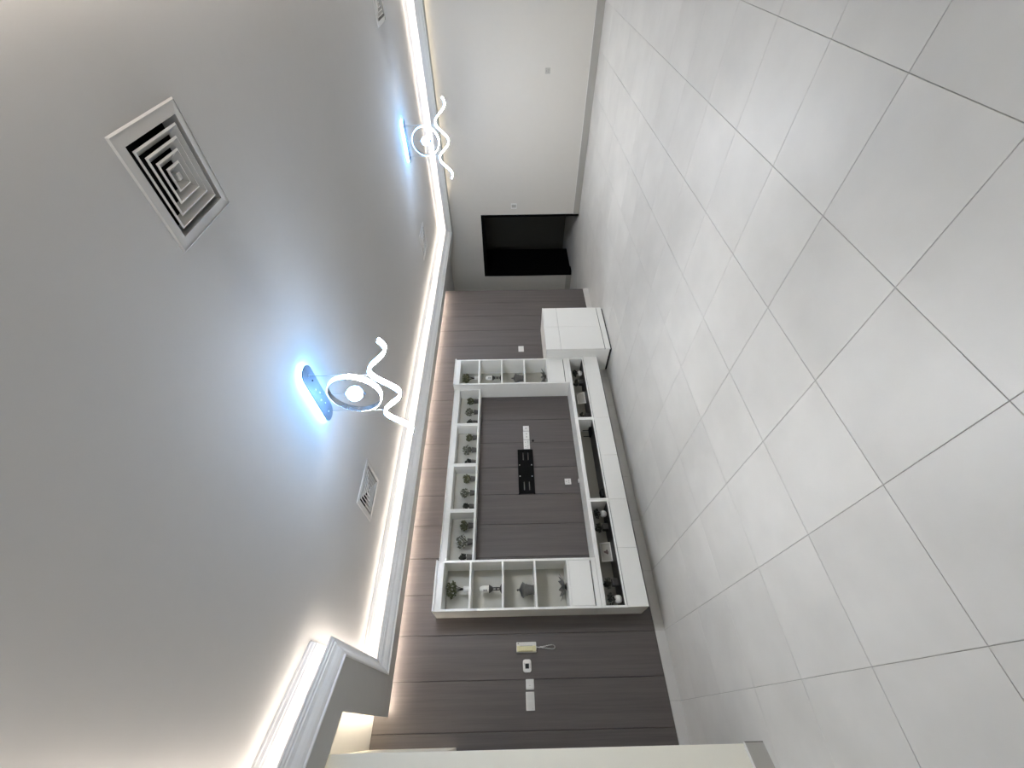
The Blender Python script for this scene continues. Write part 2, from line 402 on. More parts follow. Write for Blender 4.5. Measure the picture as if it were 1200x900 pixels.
# passage recess beside the slanted wall, with its own hidden tape
pc = struct(prism('ceiling_recess', [(0.37, PW), (-0.25, PW), (-0.25, 3.3), slant((0.39, 3.28), -0.25), (0.37, 3.27)], PCEIL, PCEIL + 0.05, 'ceiling'), 'warmly lit recessed ceiling strip beside the panelled wall', 'ceiling')
struct(prism('ceiling_recess_slanted', [(-0.25, 3.6), (BW, 3.6), slant((0.39, 3.28), BW), slant((0.39, 3.28), -0.25)], PCEIL, PCEIL + 0.05, 'ceiling'), 'recessed strip of ceiling along the slanted wall', 'ceiling')
tp = struct(thing('trim_13', 'warm light tape hidden on the ledge of the side recess', 'light tape'), 'warm light tape hidden on the ledge of the side recess', 'light tape')
link('light_tape', prism('x', [(0.170, 3.42), (0.180, 3.42), (0.180, 4.64), (0.170, 4.64)], SOF + 0.029, SOF + 0.033, 'led2').data, None, tp)
q0, q1 = slant((0.112, 3.320), 0.10), slant((0.112, 3.320), -1.5)
link('light_tape', prism('x', [q0, q1, (q1[0], q1[1] - 0.011), (q0[0], q0[1] - 0.011)], SOF + 0.029, SOF + 0.033, 'led2').data, None, tp)
for o in [o for o in bpy.data.objects if o.name.startswith('x') and len(o.name) < 6]: bpy.data.objects.remove(o)

# tray ceiling with four openings for the air diffusers
VENTS = [(1.765, 0.735), (1.755, 3.61), (6.095, 3.61), (6.06, 0.70)]
VS = 0.178
gx = sorted({-0.5, 7.9} | {v[0] + s * VS for v in VENTS for s in (-1, 1)})
gy = sorted({-0.25, 4.6} | {v[1] + s * VS for v in VENTS for s in (-1, 1)})
bm = bmesh.new(); vv = {}
def gv(i, j):
    if (i, j) not in vv: vv[(i, j)] = bm.verts.new((gx[i], gy[j], CEIL))
    return vv[(i, j)]
for i in range(len(gx) - 1):
    for j in range(len(gy) - 1):
        mx, my = (gx[i] + gx[i + 1]) / 2, (gy[j] + gy[j + 1]) / 2
        if any(abs(mx - v[0]) < VS and abs(my - v[1]) < VS for v in VENTS): continue
        bm.faces.new((gv(i, j), gv(i, j + 1), gv(i + 1, j + 1), gv(i + 1, j)))
me = bpy.data.meshes.new('ceiling'); bm.to_mesh(me); bm.free()
cl = struct(link('ceiling', me, 'ceiling'), 'smooth matt white tray ceiling with cove light all round', 'ceiling')
md = cl.modifiers.new('thickness', 'SOLIDIFY'); md.thickness = 0.03; md.offset = -1

# ------------------------------------------------------------------ air diffusers
def frame_mesh(so, zo, si, zi, t=0.0018):
    """square frame running from outer square so at height zo to inner square si at zi, with thickness"""
    bm = bmesh.new()
    def sq(s, z): return [bm.verts.new((a * s, b * s, z)) for a, b in ((-1, -1), (1, -1), (1, 1), (-1, 1))]
    a, b, c, d = sq(so, zo), sq(si, zi), sq(si + t * 0.2, zi + t), sq(so + t * 0.2, zo + t)
    for p, q in ((a, b), (b, c), (c, d), (d, a)):
        for i in range(4): bm.faces.new((p[i], p[(i + 1) % 4], q[(i + 1) % 4], q[i]))
    return mesh_of(bm)
def make_vent(loc, label):
    t = thing('ceiling_vent', label, 'air vent', (loc[0], loc[1], CEIL), 'square air diffusers in the tray ceiling')
    link('flange', frame_mesh(0.217, -0.003, 0.172, -0.009, 0.003), 'vent', t)
    link('flange_edge', frame_mesh(0.219, -0.001, 0.213, -0.007, 0.001), 'crown', t)
    link('throat', frame_mesh(0.172, -0.008, 0.168, 0.060, 0.002), 'vent', t)
    for s in (0.146, 0.110, 0.076, 0.042):
        lv = link('louvre', frame_mesh(s - 0.003, -0.007, s - 0.030, 0.022, 0.002), 'vent', t)
        link('louvre_lip', frame_mesh(s + 0.002, -0.006, s - 0.004, -0.009, 0.003), 'crown', lv)
    bm = bmesh.new(); add_box(bm, -0.014, 0.014, -0.014, 0.014, -0.010, 0.02, 0.004)
    link('centre_boss', mesh_of(bm), 'vent', t)
    bm = bmesh.new(); add_box(bm, -0.19, 0.19, -0.19, 0.19, 0.035, 0.2)
    bmesh.ops.delete(bm, geom=[f for f in bm.faces if f.calc_center_median().z < 0.04], context='FACES')
    link('duct_box', mesh_of(bm), 'duct', t)
    return t
v0 = make_vent(VENTS[0], 'large looking square air vent nearest the camera, away from the cornice')
for v, lb in zip(VENTS[1:], ['square air vent between near pendant lamp and panelled-wall cornice', 'narrow looking distant air vent by the cornice above panelled wall end', 'air vent cut by the picture edge near the far pendant lamp']):
    c = copy_tree(v0); c.location = (v[0], v[1], CEIL); c['label'] = lb

# ------------------------------------------------------------------ pendant lamps
def pill(bm, w, l, z0, z1, n=10):
    pts = []
    for i in range(n + 1):
        a = math.pi * i / n; pts.append((w / 2 * math.cos(a), (l - w) / 2 + w / 2 * math.sin(a)))
    for i in range(n + 1):
        a = math.pi + math.pi * i / n; pts.append((w / 2 * math.cos(a), -(l - w) / 2 + w / 2 * math.sin(a)))
    A_ = [bm.verts.new((x, y, z0)) for x, y in pts]; B2 = [bm.verts.new((x, y, z1)) for x, y in pts]
    bm.faces.new(A_[::-1]); bm.faces.new(B2); k = len(pts)
    for i in range(k): bm.faces.new((A_[i], A_[(i + 1) % k], B2[(i + 1) % k], B2[i]))
def ribbon(path, w0, w1, t0, t1, closed=False):
    """strip swept along a path in the y-z plane: x from w0 to w1, thickness from t0 to t1 along the path normal"""
    bm = bmesh.new(); rings = []; n = len(path)
    for i in range(n):
        p = Vector(path[i]); q0 = Vector(path[i - 1] if (closed or i > 0) else path[i]); q1 = Vector(path[(i + 1) % n] if (closed or i < n - 1) else path[i])
        t = (q1 - q0).normalized(); nn = Vector((t.y, -t.x))
        rings.append([bm.verts.new((x, p.x + nn.x * k, p.y + nn.y * k)) for x, k in ((w0, t0), (w1, t0), (w1, t1), (w0, t1))])
    for i in range(n if closed else n - 1):
        a, b = rings[i], rings[(i + 1) % n]
        for k in range(4): bm.faces.new((a[k], a[(k + 1) % 4], b[(k + 1) % 4], b[k]))
    if not closed: bm.faces.new(rings[0][::-1]); bm.faces.new(rings[-1])
    return mesh_of(bm)
def make_pendant(loc, label):
    t = thing('pendant_lamp', label, 'pendant lamp', (loc[0], loc[1], CEIL), 'pendant lamps under the tray ceiling')
    bm = bmesh.new(); pill(bm, 0.118, 0.51, -0.028, -0.001)
    cano = link('canopy', mesh_of(bm), 'glowcool', t); cano['label'] = 'glowing bluish white canopy rim'
    bm = bmesh.new(); pill(bm, 0.132, 0.53, -0.037, -0.0285)
    plate = link('canopy_plate', mesh_of(bm), 'lampplate', t)
    for k, (dx, dy) in enumerate([(0.0, -0.19), (0.012, -0.13), (-0.01, -0.06), (0.014, 0.0), (-0.012, 0.05), (0.01, 0.11), (-0.004, 0.19)]):
        lathe('canopy_screw', [(0.006, -0.041), (0.006, -0.036)], 'steel' if k != 1 else 'black', plate, 8, (dx, dy, 0))
    R = 0.172; cz_ = -0.283; N = 64
    circ = [(R * math.cos(2 * math.pi * i / N), cz_ + R * math.sin(2 * math.pi * i / N)) for i in range(N)]
    ring = link('ring', ribbon(circ, -0.020, 0.020, 0.0, 0.005, True), 'chrome', t)
    g0 = int(N * 0.60)
    arc = [(R * math.cos(2 * math.pi * i / N), cz_ + R * math.sin(2 * math.pi * i / N)) for i in range(N)]
    link('ring_light', ribbon(arc[N // 2:] + arc[:1], -0.018, 0.018, 0.0052, 0.008), 'glowdown', ring)
    link('ring_light', ribbon(arc[:N // 2 + 1], -0.018, 0.018, 0.0052, 0.008), 'glowwhite', ring)
    bm = bmesh.new(); add_box(bm, -0.025, 0.025, -R - 0.013, -R + 0.004, cz_ - 0.004, cz_ + 0.004)
    link('ring_joint', mesh_of(bm), 'chrome', ring)
    # faceted crystal ball
    bm = bmesh.new(); bmesh.ops.create_icosphere(bm, subdivisions=2, radius=0.055)
    for v in bm.verts: v.co.z += cz_
    ball = link('crystal_ball', mesh_of(bm), 'glowwhite', t)
    bm = bmesh.new(); bmesh.ops.create_icosphere(bm, subdivisions=1, radius=0.016)
    for v in bm.verts: v.co.z += cz_ - 0.062
    link('crystal_drop', mesh_of(bm), 'chrome', ball)
    bm = bmesh.new(); add_lathe(bm, [(0.012, cz_ + 0.05), (0.018, cz_ + 0.058), (0.006, cz_ + 0.070)], 10)
    link('ball_cap', mesh_of(bm), 'chrome', ball)
    wp = []
    for i in range(73):
        y = -0.50 + i / 72 * 0.99
        wp.append((y, -0.516 - 0.076 * math.cos(2 * math.pi * (y + 0.44) / 0.44)))
    wv = link('wave_bar', ribbon(wp, -0.018, 0.018, -0.002, 0.002), 'chrome', t)
    link('wave_light', ribbon(wp, -0.016, 0.016, -0.007, -0.0022), 'glowwhite', wv)
    link('wave_light', ribbon(wp, -0.016, 0.016, 0.0022, 0.007), 'glowdown', wv)
    for y, z1 in ((-0.19, -0.425), (0.19, -0.425), (0.0, cz_ + R)):
        tube('hanging_wire', [(0, y, -0.036), (0, y, z1)], 0.0013, 'wire', t, 5)
    tube('hanging_wire', [(0, 0, cz_ + R - 0.004), (0, 0, cz_ + 0.068)], 0.0013, 'wire', t, 5)
    return t
p0 = make_pendant((1.79, 2.20), 'glowing ring and wave pendant lamp nearer the camera, seen over plain ceiling')
p1 = copy_tree(p0); p1.location = (6.10, 2.13, CEIL); p1['label'] = 'smaller looking distant ring and wave pendant lamp in front of the end wall'

# ------------------------------------------------------------------ white wall unit
TF, BF = 4.38, 4.48            # front planes of towers / low units and of the overhead cubbies
BK = PW - 0.002
def cab(name, label, x, z, cat='cabinet', group=None):
    return thing(name, label, cat, (x, BK, z), group)
# low units
def low_unit(x0, x1, cuts, label, dark=True):
    t = cab('low_cabinet', label, (x0 + x1) / 2, 0.20, group='low cabinet units of the television wall')
    a, b = x0 + 0.0008, x1 - 0.0008
    box('top_board', a, b, TF, BK, 0.602, 0.646, 'cabinet', t)
    box('side_panel', a, a + 0.020, TF, BK, 0.20, 0.602, 'cabinet', t)
    box('side_panel', b - 0.020, b, TF, BK, 0.20, 0.602, 'cabinet', t)
    box('bottom_board', a + 0.02, b - 0.02, TF + 0.02, BK, 0.202, 0.220, 'cabinet', t)
    box('middle_board', a + 0.02, b - 0.02, TF, BK, 0.402, 0.420, 'cabinet', t)
    box('shelf_liner', a + 0.0205, b - 0.0205, TF + 0.012, BK - 0.012, 0.4202, 0.4222, 'darkliner', t, 0)
    box('back_panel', a + 0.02, b - 0.02, BK - 0.010, BK, 0.22, 0.602, 'greyback', t, 0)
    box('inner_carcass', a + 0.0205, b - 0.0205, TF + 0.021, TF + 0.03, 0.221, 0.401, 'cabgap', t, 0)
    cc = [a] + cuts + [b]
    for p, q in zip(cc, cc[1:]):
        box('drawer_front', p + (0.0013 if p != a else 0), q - (0.0013 if q != b else 0), TF - 0.017, TF - 0.0005, 0.20, 0.399, 'cabinet', t, 0.0012)
    return t
low_unit(0.872, 1.960, [1.424], 'low white cabinet unit under the tower nearest the intercom, two drawer fronts')
low_unit(1.960, 3.078, [2.522], 'middle low white cabinet unit under the television bracket with nearly empty niche')
low_unit(3.078, 4.166, [], 'low white cabinet unit with one long front next to the square floor cabinet')
# towers
def tower(x0, x1, label):
    t = cab('tower_cabinet', label, (x0 + x1) / 2, 0.648, group='open shelf towers of the television wall')
    a, b = x0, x1; zb = 0.648
    box('base_board', a, b, TF, BK, zb, 0.694, 'cabinet', t)
    box('side_panel', a, a + 0.022, TF, BK, 0.6945, 2.25, 'cabinet', t)
    box('side_panel', b - 0.022, b, TF, BK, 0.6945, 2.25, 'cabinet', t)
    box('back_panel', a + 0.022, b - 0.022, BK - 0.010, BK, 0.6945, 2.25, 'greyback', t, 0)
    box('door_backing', a + 0.023, b - 0.023, TF + 0.020, TF + 0.03, 0.6945, 0.925, 'cabgap', t, 0)
    box('door', a + 0.024, b - 0.024, TF - 0.001, TF + 0.018, 0.705, 0.924, 'cabinet', t, 0.0015)
    for z in (0.926, 1.258, 1.583, 1.906):
        box('shelf', a + 0.022, b - 0.022, TF + 0.001, BK - 0.010, z, z + 0.020, 'cabinet', t, 0.001)
    box('top_fascia', a + 0.022, b - 0.022, TF, BK - 0.01, 2.186, 2.25, 'cabinet', t)
    box('top_cap', a, b, TF - 0.022, BK, 2.2505, 2.268, 'cabinet', t)
    return t
tower(0.872, 1.338, 'tall white open shelf tower on the side of the intercom')
tower(3.688, 4.164, 'tall white open shelf tower next to the square floor cabinet')
# overhead cubbies
bx = [1.339, 1.908, 2.490, 3.085, 3.687]
lbl = ['first white overhead cubby, joining the tower on the intercom side', 'second white overhead cubby counted from the intercom side', 'third white overhead cubby counted from the intercom side', 'fourth white overhead cubby, joining the tower beside the square floor cabinet']
for k in range(4):
    a, b = bx[k] + 0.0006, bx[k + 1] - 0.0006
    t = cab('overhead_cubby', lbl[k], (a + b) / 2, 1.894, group='overhead cubbies of the television wall')
    box('bottom_board', a, b, BF, BK, 1.894, 1.916, 'cabinet', t)
    box('side_panel', a, a + 0.022, BF, BK, 1.9165, 2.182, 'cabinet', t)
    box('side_panel', b - 0.022, b, BF, BK, 1.9165, 2.182, 'cabinet', t)
    box('back_panel', a + 0.022, b - 0.022, BK - 0.010, BK, 1.9165, 2.182, 'greyback', t, 0)
    box('top_fascia', a, b, BF, BK, 2.1825, 2.244, 'cabinet', t)
    box('top_cap', a, b, BF - 0.012, BK, 2.2445, 2.258, 'cabinet', t)
# square floor cabinet
t = thing('floor_cabinet', 'white square four door floor cabinet standing in front of the panelled wall', 'cabinet', (4.625, BK, 0))
x0, x1, y0 = 4.168, 5.082, 4.20
box('carcass', x0, x1, y0 + 0.020, BK - 0.01, 0.03, 0.925, 'cabinet', t)
box('plinth', x0 + 0.0, x1, y0 + 0.002, y0 + 0.0195, 0.022, 0.092, 'cabinet', t)
box('shadow_gap', x0 + 0.004, x1 - 0.004, y0 + 0.0185, y0 + 0.0198, 0.09, 0.92, 'cabgap', t, 0)
box('foot_rail', x0 + 0.01, x1 - 0.01, y0 + 0.02, BK - 0.02, 0.0005, 0.03, 'darkliner', t, 0)  # black block painted in for the shadow line under the cabinet
xm = 4.645
for a, b in ((x0, xm), (xm, x1)):
    for c, d in ((0.104, 0.728), (0.732, 0.925)):
        box('door', a + 0.0018, b - 0.0018, y0, y0 + 0.018, c, d, 'cabinet', t, 0.0015)
box('top_board', x0, x1, y0 - 0.002, BK - 0.01, 0.927, 0.948, 'cabinet', t, 0.002)

# ------------------------------------------------------------------ decor
def leaf_cloud(center, rx, ry, rz, n, size, seed, stalks=True, base=(0, 0, 0), droop=0.0):
    rnd = random.Random(seed); bm = bmesh.new()
    for _ in range(n):
        while True:
            v = Vector((rnd.uniform(-1, 1), rnd.uniform(-1, 1), rnd.uniform(-1, 1)))
            if 0.2 < v.length < 1: break
        p = Vector(center) + Vector((v.x * rx, v.y * ry, v.z * rz))
        d = (p - Vector(base)).normalized() + Vector((rnd.uniform(-.6, .6), rnd.uniform(-.6, .6), rnd.uniform(-.5, .5)))
        d.normalize(); s = d.cross(Vector((rnd.uniform(-1, 1), rnd.uniform(-1, 1), rnd.uniform(-1, 1)))).normalized()
        nrm = d.cross(s); l = size * rnd.uniform(0.7, 1.25); w = l * 0.34
        a = bm.verts.new(p - d * l * .5); b = bm.verts.new(p + s * w + nrm * w * .25); c = bm.verts.new(p + d * l * .5 - Vector((0, 0, droop * l))); e = bm.verts.new(p - s * w + nrm * w * .25)
        m1 = bm.verts.new(p - nrm * w * .12)
        bm.faces.new((a, b, m1)); bm.faces.new((b, c, m1)); bm.faces.new((c, e, m1)); bm.faces.new((e, a, m1))
    return mesh_of(bm)
def stems_mesh(ends, base, r):
    bm = bmesh.new()
    for e in ends:
        e, b = Vector(e), Vector(base); mid = (e + b) / 2 + Vector(((e.x - b.x) * -0.15, (e.y - b.y) * -0.15, 0.004))
        add_tube(bm, [b, mid, e], r, 5, False, 0.6)
    return mesh_of(bm)
POT_TAPER = [(0.024, 0.0), (0.027, 0.002), (0.034, 0.060), (0.036, 0.066), (0.032, 0.066), (0.030, 0.058)]
def potted(name, label, loc, kind, group, scale=1.0):
    t = thing(name, label, 'plant', loc, group)
    s = scale
    if kind == 'bush':
        lathe('pot', [(r * s, z * s) for r, z in POT_TAPER], 'potgrey', t, 18)
        link('foliage', leaf_cloud((0, 0, 0.118 * s), .056 * s, .05 * s, .046 * s, 150, .026 * s, 3, base=(0, 0, .06 * s)), 'leaf_olive', t)
        link('stem', stems_mesh([(.01, 0, .1 * s), (-.012, .005, .1 * s)], (0, 0, .055 * s), .003), 'stem', t)
    elif kind == 'sprawl':
        lathe('pot', [(r * s * 1.05, z * s * 1.0) for r, z in POT_TAPER], 'potgrey', t, 18)
        link('foliage', leaf_cloud((0, 0, 0.132 * s), .078 * s, .06 * s, .062 * s, 150, .026 * s, 5, base=(0, 0, .06 * s), droop=.2), 'leaf_grey', t)
        link('stem', stems_mesh([(.05 * s, 0, .13 * s), (-.05 * s, .01, .13 * s), (.0, .02, .15 * s), (.025 * s, -.02, .14 * s), (-.02, -.02, .12 * s)], (0, 0, .055 * s), .0025), 'stem', t)
    elif kind == 'small':
        lathe('pot', [(r * s * 0.98, z * s) for r, z in POT_TAPER], 'potgrey', t, 18)
        link('foliage', leaf_cloud((0, 0, 0.106 * s), .042 * s, .04 * s, .036 * s, 80, .030 * s, 9, base=(0, 0, .06 * s)), 'leaf_dark', t)
        link('stem', stems_mesh([(.01, 0, .09 * s), (-.008, .0, .09 * s)], (0, 0, .055 * s), .003), 'stem', t)
    elif kind == 'tree':
        lathe('pot', [(.025, 0), (.027, .002), (.027, .068), (.024, .068), (.023, .060)], 'potwhite', t, 20)
        link('stem', stems_mesh([(.045, 0, .17), (-.035, .01, .165), (.01, -.01, .185), (-.01, .02, .175)], (0, 0, .055), .0042), 'stem', t)
        link('foliage', leaf_cloud((0, 0, 0.190), .084, .066, .054, 150, .028, 11, base=(0, 0, .12)), 'leaf_olive', t)
    elif kind == 'bowl':
        lathe('pot', [(.020, 0), (.032, .010), (.038, .030), (.036, .052), (.030, .064), (.027, .060)], 'potwhite', t, 20)
        link('stem', stems_mesh([(.02, 0, .085), (-.02, .01, .088)], (0, 0, .055), .0025), 'stem', t)
        link('foliage', leaf_cloud((0.004, 0, 0.102), .052, .045, .036, 60, .030, 13, base=(0, 0, .06)), 'leaf_dark', t)
    elif kind == 'box':
        bm = bmesh.new(); add_box(bm, -.036, .036, -.03, .03, 0, .066, .004)
        link('pot', mesh_of(bm), 'darkpewter', t)
        link('stem', stems_mesh([(.02, 0, .09), (-.02, .01, .095)], (0, 0, .06), .0025), 'stem', t)
        link('foliage', leaf_cloud((0, 0, 0.108), .056, .045, .036, 60, .032, 17, base=(0, 0, .06)), 'leaf_dark', t)
    if kind in ('bush', 'sprawl', 'small'):
        lathe('soil', [(.0305 * s, .050 * s), (.0305 * s, .056 * s)], 'soil', t, 14)
    elif kind in ('tree', 'bowl'):
        lathe('soil', [(.0225, .050), (.0225, .056)], 'soil', t, 14)
    return t
ordn = ['first', 'second', 'third', 'fourth']
protos = {}
for k in range(4):
    a, b = bx[k] + 0.022, bx[k + 1] - 0.022; w = b - a
    for kind, fr, y in (('small', 0.125, 4.575), ('sprawl', 0.44, 4.575), ('bush', 0.79, 4.585)):
        desc = {'small': 'small dark leafy plant in grey pot', 'sprawl': 'widest spreading plant in grey pot', 'bush': 'rounded olive bush in grey pot'}[kind]
        label = '%s in %s overhead cubby from the intercom side' % (desc, ordn[k])
        loc = (a + w * fr, y, 1.9162)
        if kind not in protos:
            protos[kind] = potted('potted_plant', label, loc, kind, 'potted plants in the overhead cubbies')
        else:
            c = copy_tree(protos[kind]); c.location = loc; c['label'] = label
            c.rotation_euler = (0, 0, random.uniform(0, 6.2)); s = random.uniform(0.94, 1.05); c.scale = (s, s, s)
SIDE = [(1.095, 'intercom-side tower'), (3.935, 'tower beside the square floor cabinet')]
def urn(loc, label):
    t = thing('lidded_urn', label, 'urn', loc, 'lidded urns in the towers')
    lathe('body', [(.046, 0), (.048, .006), (.040, .012), (.040, .022), (.043, .026), (.047, .055), (.054, .085), (.066, .104), (.075, .110), (.074, .116), (.062, .118)], 'pewter', t, 24)
    lathe('lid', [(.064, .1185), (.064, .124), (.046, .132), (.024, .142), (.012, .150), (.008, .153)], 'pewter', t, 24)
    lathe('finial', [(.004, .153), (.011, .158), (.013, .165), (.009, .172), (.003, .176)], 'pewter', t, 12)
    bm = bmesh.new()
    for i in range(8):
        an = 2 * math.pi * i / 8; bmesh.ops.create_icosphere(bm, subdivisions=1, radius=.006, matrix=Matrix.Translation((.052 * math.cos(an), .052 * math.sin(an), .074)))
    link('relief_studs', mesh_of(bm), 'pewter', t)
    return t
def candle(loc, label):
    t = thing('candle_holder', label, 'candle holder', loc, 'candle holders in the towers')
    lathe('foot', [(.045, 0), (.046, .006), (.034, .014), (.016, .022), (.012, .026)], 'darkpewter', t, 22)
    for i in range(4):
        an = math.pi / 4 + i * math.pi / 2; r = .013
        tube('stem_rod', [(r * math.cos(an), r * math.sin(an), .022), (r * 1.15 * math.cos(an), r * 1.15 * math.sin(an), .055), (r * math.cos(an), r * math.sin(an), .092)], .0032, 'darkpewter', t, 6)
    lathe('knop', [(.012, .050), (.018, .054), (.018, .060), (.012, .064)], 'darkpewter', t, 16)
    lathe('cup', [(.012, .090), (.020, .096), (.038, .126), (.040, .132), (.032, .132)], 'darkpewter', t, 22)
    cd = lathe('candle', [(.031, .1325), (.032, .134), (.032, .196), (.029, .204), (.026, .214), (.022, .222), (.012, .227)], 'wax', t, 22)
    bm = bmesh.new()
    for a0 in (-2.50, -2.15):
        for z0, z1 in ((.152, .159), (.180, .187)):
            q = [(a0, z0), (a0 + .25, z0), (a0 + .25, z1), (a0, z1)]
            bm.faces.new([bm.verts.new((.0325 * math.cos(x), .0325 * math.sin(x), z)) for x, z in q])
        q = [(a0 + .06, .159), (a0 + .19, .159), (a0 + .19, .180), (a0 + .06, .180)]
        bm.faces.new([bm.verts.new((.0325 * math.cos(x), .0325 * math.sin(x), z)) for x, z in q])
    link('black_print', mesh_of(bm), 'blackink', cd)
    return t
def leaf_bowl(loc, label):
    t = thing('leaf_bowl', label, 'ornament', loc, 'leaf shaped bowls in the towers')
    lathe('foot', [(.034, 0), (.036, .004), (.020, .012), (.022, .020)], 'darkpewter', t, 18)
    for i in range(9):
        an = 2 * math.pi * i / 9 + .2; L = .095 + .022 * ((i * 5) % 3) / 2
        bm = bmesh.new(); rows = []
        for k in range(6):
            f = k / 5; r = .012 + L * f; w = .030 * math.sin(math.pi * min(1, .18 + .82 * f)) + .0012; z = .016 + .050 * f ** 1.6
            rows.append([bm.verts.new((r, -w, z + .004)), bm.verts.new((r, 0, z)), bm.verts.new((r, w, z + .004))])
        for a_, b_ in zip(rows, rows[1:]):
            for q in (0, 1): bm.faces.new((a_[q], a_[q + 1], b_[q + 1], b_[q]))
        bmesh.ops.rotate(bm, verts=bm.verts, cent=(0, 0, 0), matrix=Matrix.Rotation(an, 3, 'Z'))
        bmesh.ops.solidify(bm, geom=bm.faces[:], thickness=.002)
        link('leaf_blade', mesh_of(bm), 'pewter', t)
    return t
u0 = None
for i, (x, where) in enumerate(SIDE):
    specs = [('plant', (x + .01, 4.545, 1.9262), 'bushy small tree in white pot in top niche of ' + where),
             ('candle', (x + .005, 4.54, 1.6032), 'white candle on dark stand in second niche of ' + where),
             ('urn', (x - .01, 4.54, 1.2782), 'grey lidded urn in third niche of ' + where),
             ('leaf', (x + .01, 4.54, 0.9462), 'grey leaf-bladed bowl in fourth niche of ' + where)]
    for kind, loc, lb in specs:
        if i == 0:
            protos[kind] = {'plant': lambda: potted('potted_plant', lb, loc, 'tree', 'potted trees in the towers'), 'candle': lambda: candle(loc, lb), 'urn': lambda: urn(loc, lb), 'leaf': lambda: leaf_bowl(loc, lb)}[kind]()
        else:
            c = copy_tree(protos[kind]); c.location = loc; c['label'] = lb
# things in the low niches
LZ = 0.4225
potted('potted_plant', 'white bowl pot with dark leaves at outer end of intercom-side low niche', (0.965, 4.47, LZ), 'bowl', 'plants in the low niches')
potted('potted_plant', 'dark box pot with dark leaves in low niche nearest the intercom', (1.125, 4.50, LZ), 'box', 'plants in the low niches')
potted('potted_plant', 'white bowl pot with dark leaves at inner end of intercom-side low niche', (1.845, 4.50, LZ), 'bowl', 'plants in the low niches')
potted('potted_plant', 'dark box pot with leaves in the middle of low niche nearest the intercom', (1.70, 4.52, LZ), 'box', 'plants in the low niches')
potted('potted_plant', 'white bowl pot with dark leaves in low niche next to the square floor cabinet', (3.965, 4.50, LZ), 'bowl', 'plants in the low niches')
potted('potted_plant', 'dark box pot with leaves in low niche next to the square floor cabinet', (3.80, 4.52, LZ), 'box', 'plants in the low niches')
potted('potted_plant', 'dark box pot with leaves at inner end of low niche beside square cabinet', (3.20, 4.50, LZ), 'box', 'plants in the low niches')
def picture(x0, x1, label, motif):
    t = thing('picture_frame', label, 'picture', ((x0 + x1) / 2, 4.545, LZ + .003), 'pictures leaning in the low niches')
    w = (x1 - x0) / 2; hgt = .115
    bm = bmesh.new()
    add_box(bm, -w, w, 0, .012, 0, .012, .001); add_box(bm, -w, w, 0, .012, hgt - .012, hgt, .001)
    add_box(bm, -w, -w + .012, 0, .012, .012, hgt - .012, .001); add_box(bm, w - .012, w, 0, .012, .012, hgt - .012, .001)
    fr = link('frame', mesh_of(bm), 'potwhite', t)
    bm = bmesh.new(); add_box(bm, -w + .011, w - .011, .006, .010, .011, hgt - .011)
    pr = link('print', mesh_of(bm), 'plasticgrey', t)
    if motif:
        bm = bmesh.new()
        for dx, dz, r in ((0, .055, .016), (.016, .046, .010), (-.014, .044, .010), (.004, .072, .010), (.0, .036, .006)):
            bmesh.ops.create_circle(bm, cap_ends=True, segments=14, radius=r, matrix=Matrix.Translation((dx, .0055 - r * .02, dz)) @ Matrix.Rotation(math.pi / 2, 4, 'X'))
        link('printed_flower', mesh_of(bm), 'pinkink', pr)
    t.rotation_euler = (-0.22, 0, 0)
    return t
picture(1.345, 1.545, 'white framed picture with dark flower in low niche nearest the intercom', True)
picture(3.455, 3.655, 'pale framed picture in low niche next to the square floor cabinet', False)
t = thing('media_box', 'small black media box in the middle low niche under television bracket', 'media box', (2.07, 4.49, LZ))
box('body', 2.02, 2.12, 4.44, 4.54, LZ + .004, LZ + .032, 'black', t, .003)
for dx in (-.04, .04):
    for dy in (-.04, .04): lathe('foot', [(.005, 0), (.005, .004)], 'black', t, 8, (dx, dy, 0))
box('front_window', 2.035, 2.105, 4.4385, 4.4399, LZ + .010, LZ + .026, 'screen', t, 0)
t = thing('router', 'black router with two stub antennas at far end of middle low niche', 'router', (2.98, 4.56, LZ))
box('body', 2.92, 3.04, 4.52, 4.60, LZ, LZ + .026, 'black', t, .004)
for dx in (-.045, .045): lathe('antenna', [(.005, .026), (.005, .10), (.003, .104)], 'black', t, 8, (dx, .03, 0))

# ------------------------------------------------------------------ television bracket and wall plates
t = thing('television_bracket', 'black slotted television mounting plate screwed on the panelled wall', 'tv bracket', (2.487, PW, 1.20))
bm = bmesh.new()
X0, X1, Z0, Z1, Yf, Yb = -.305, .305, 0, .197, -.028, -.022
slots = [(-.262, -.150, 0.059, 0.071), (-.262, -.150, 0.122, 0.134), (.150, .262, 0.059, 0.071), (.150, .262, 0.122, 0.134)]
sx = sorted({X0, X1} | {s[0] for s in slots} | {s[1] for s in slots}); sz = sorted({Z0, Z1} | {s[2] for s in slots} | {s[3] for s in slots})
cells = {}
for i in range(len(sx) - 1):
    for j in range(len(sz) - 1):
        mx, mz = (sx[i] + sx[i + 1]) / 2, (sz[j] + sz[j + 1]) / 2
        if any(s[0] < mx < s[1] and s[2] < mz < s[3] for s in slots): continue
        add_box(bm, sx[i], sx[i + 1], Yf, Yb, sz[j], sz[j + 1])
bmesh.ops.remove_doubles(bm, verts=bm.verts, dist=1e-5)
plate = link('plate', mesh_of(bm), 'black', t)
bm = bmesh.new(); add_box(bm, X0, X1, Yb, -.0005, 0, .012); add_box(bm, X0, X1, Yb, -.0005, .185, .197)
link('fold', mesh_of(bm), 'black', t)
box('wall_rail', 2.487 - .28, 2.487 + .28, PW - .006, PW - .0005, 1.225, 1.372, 'plasticgrey', t, 0)
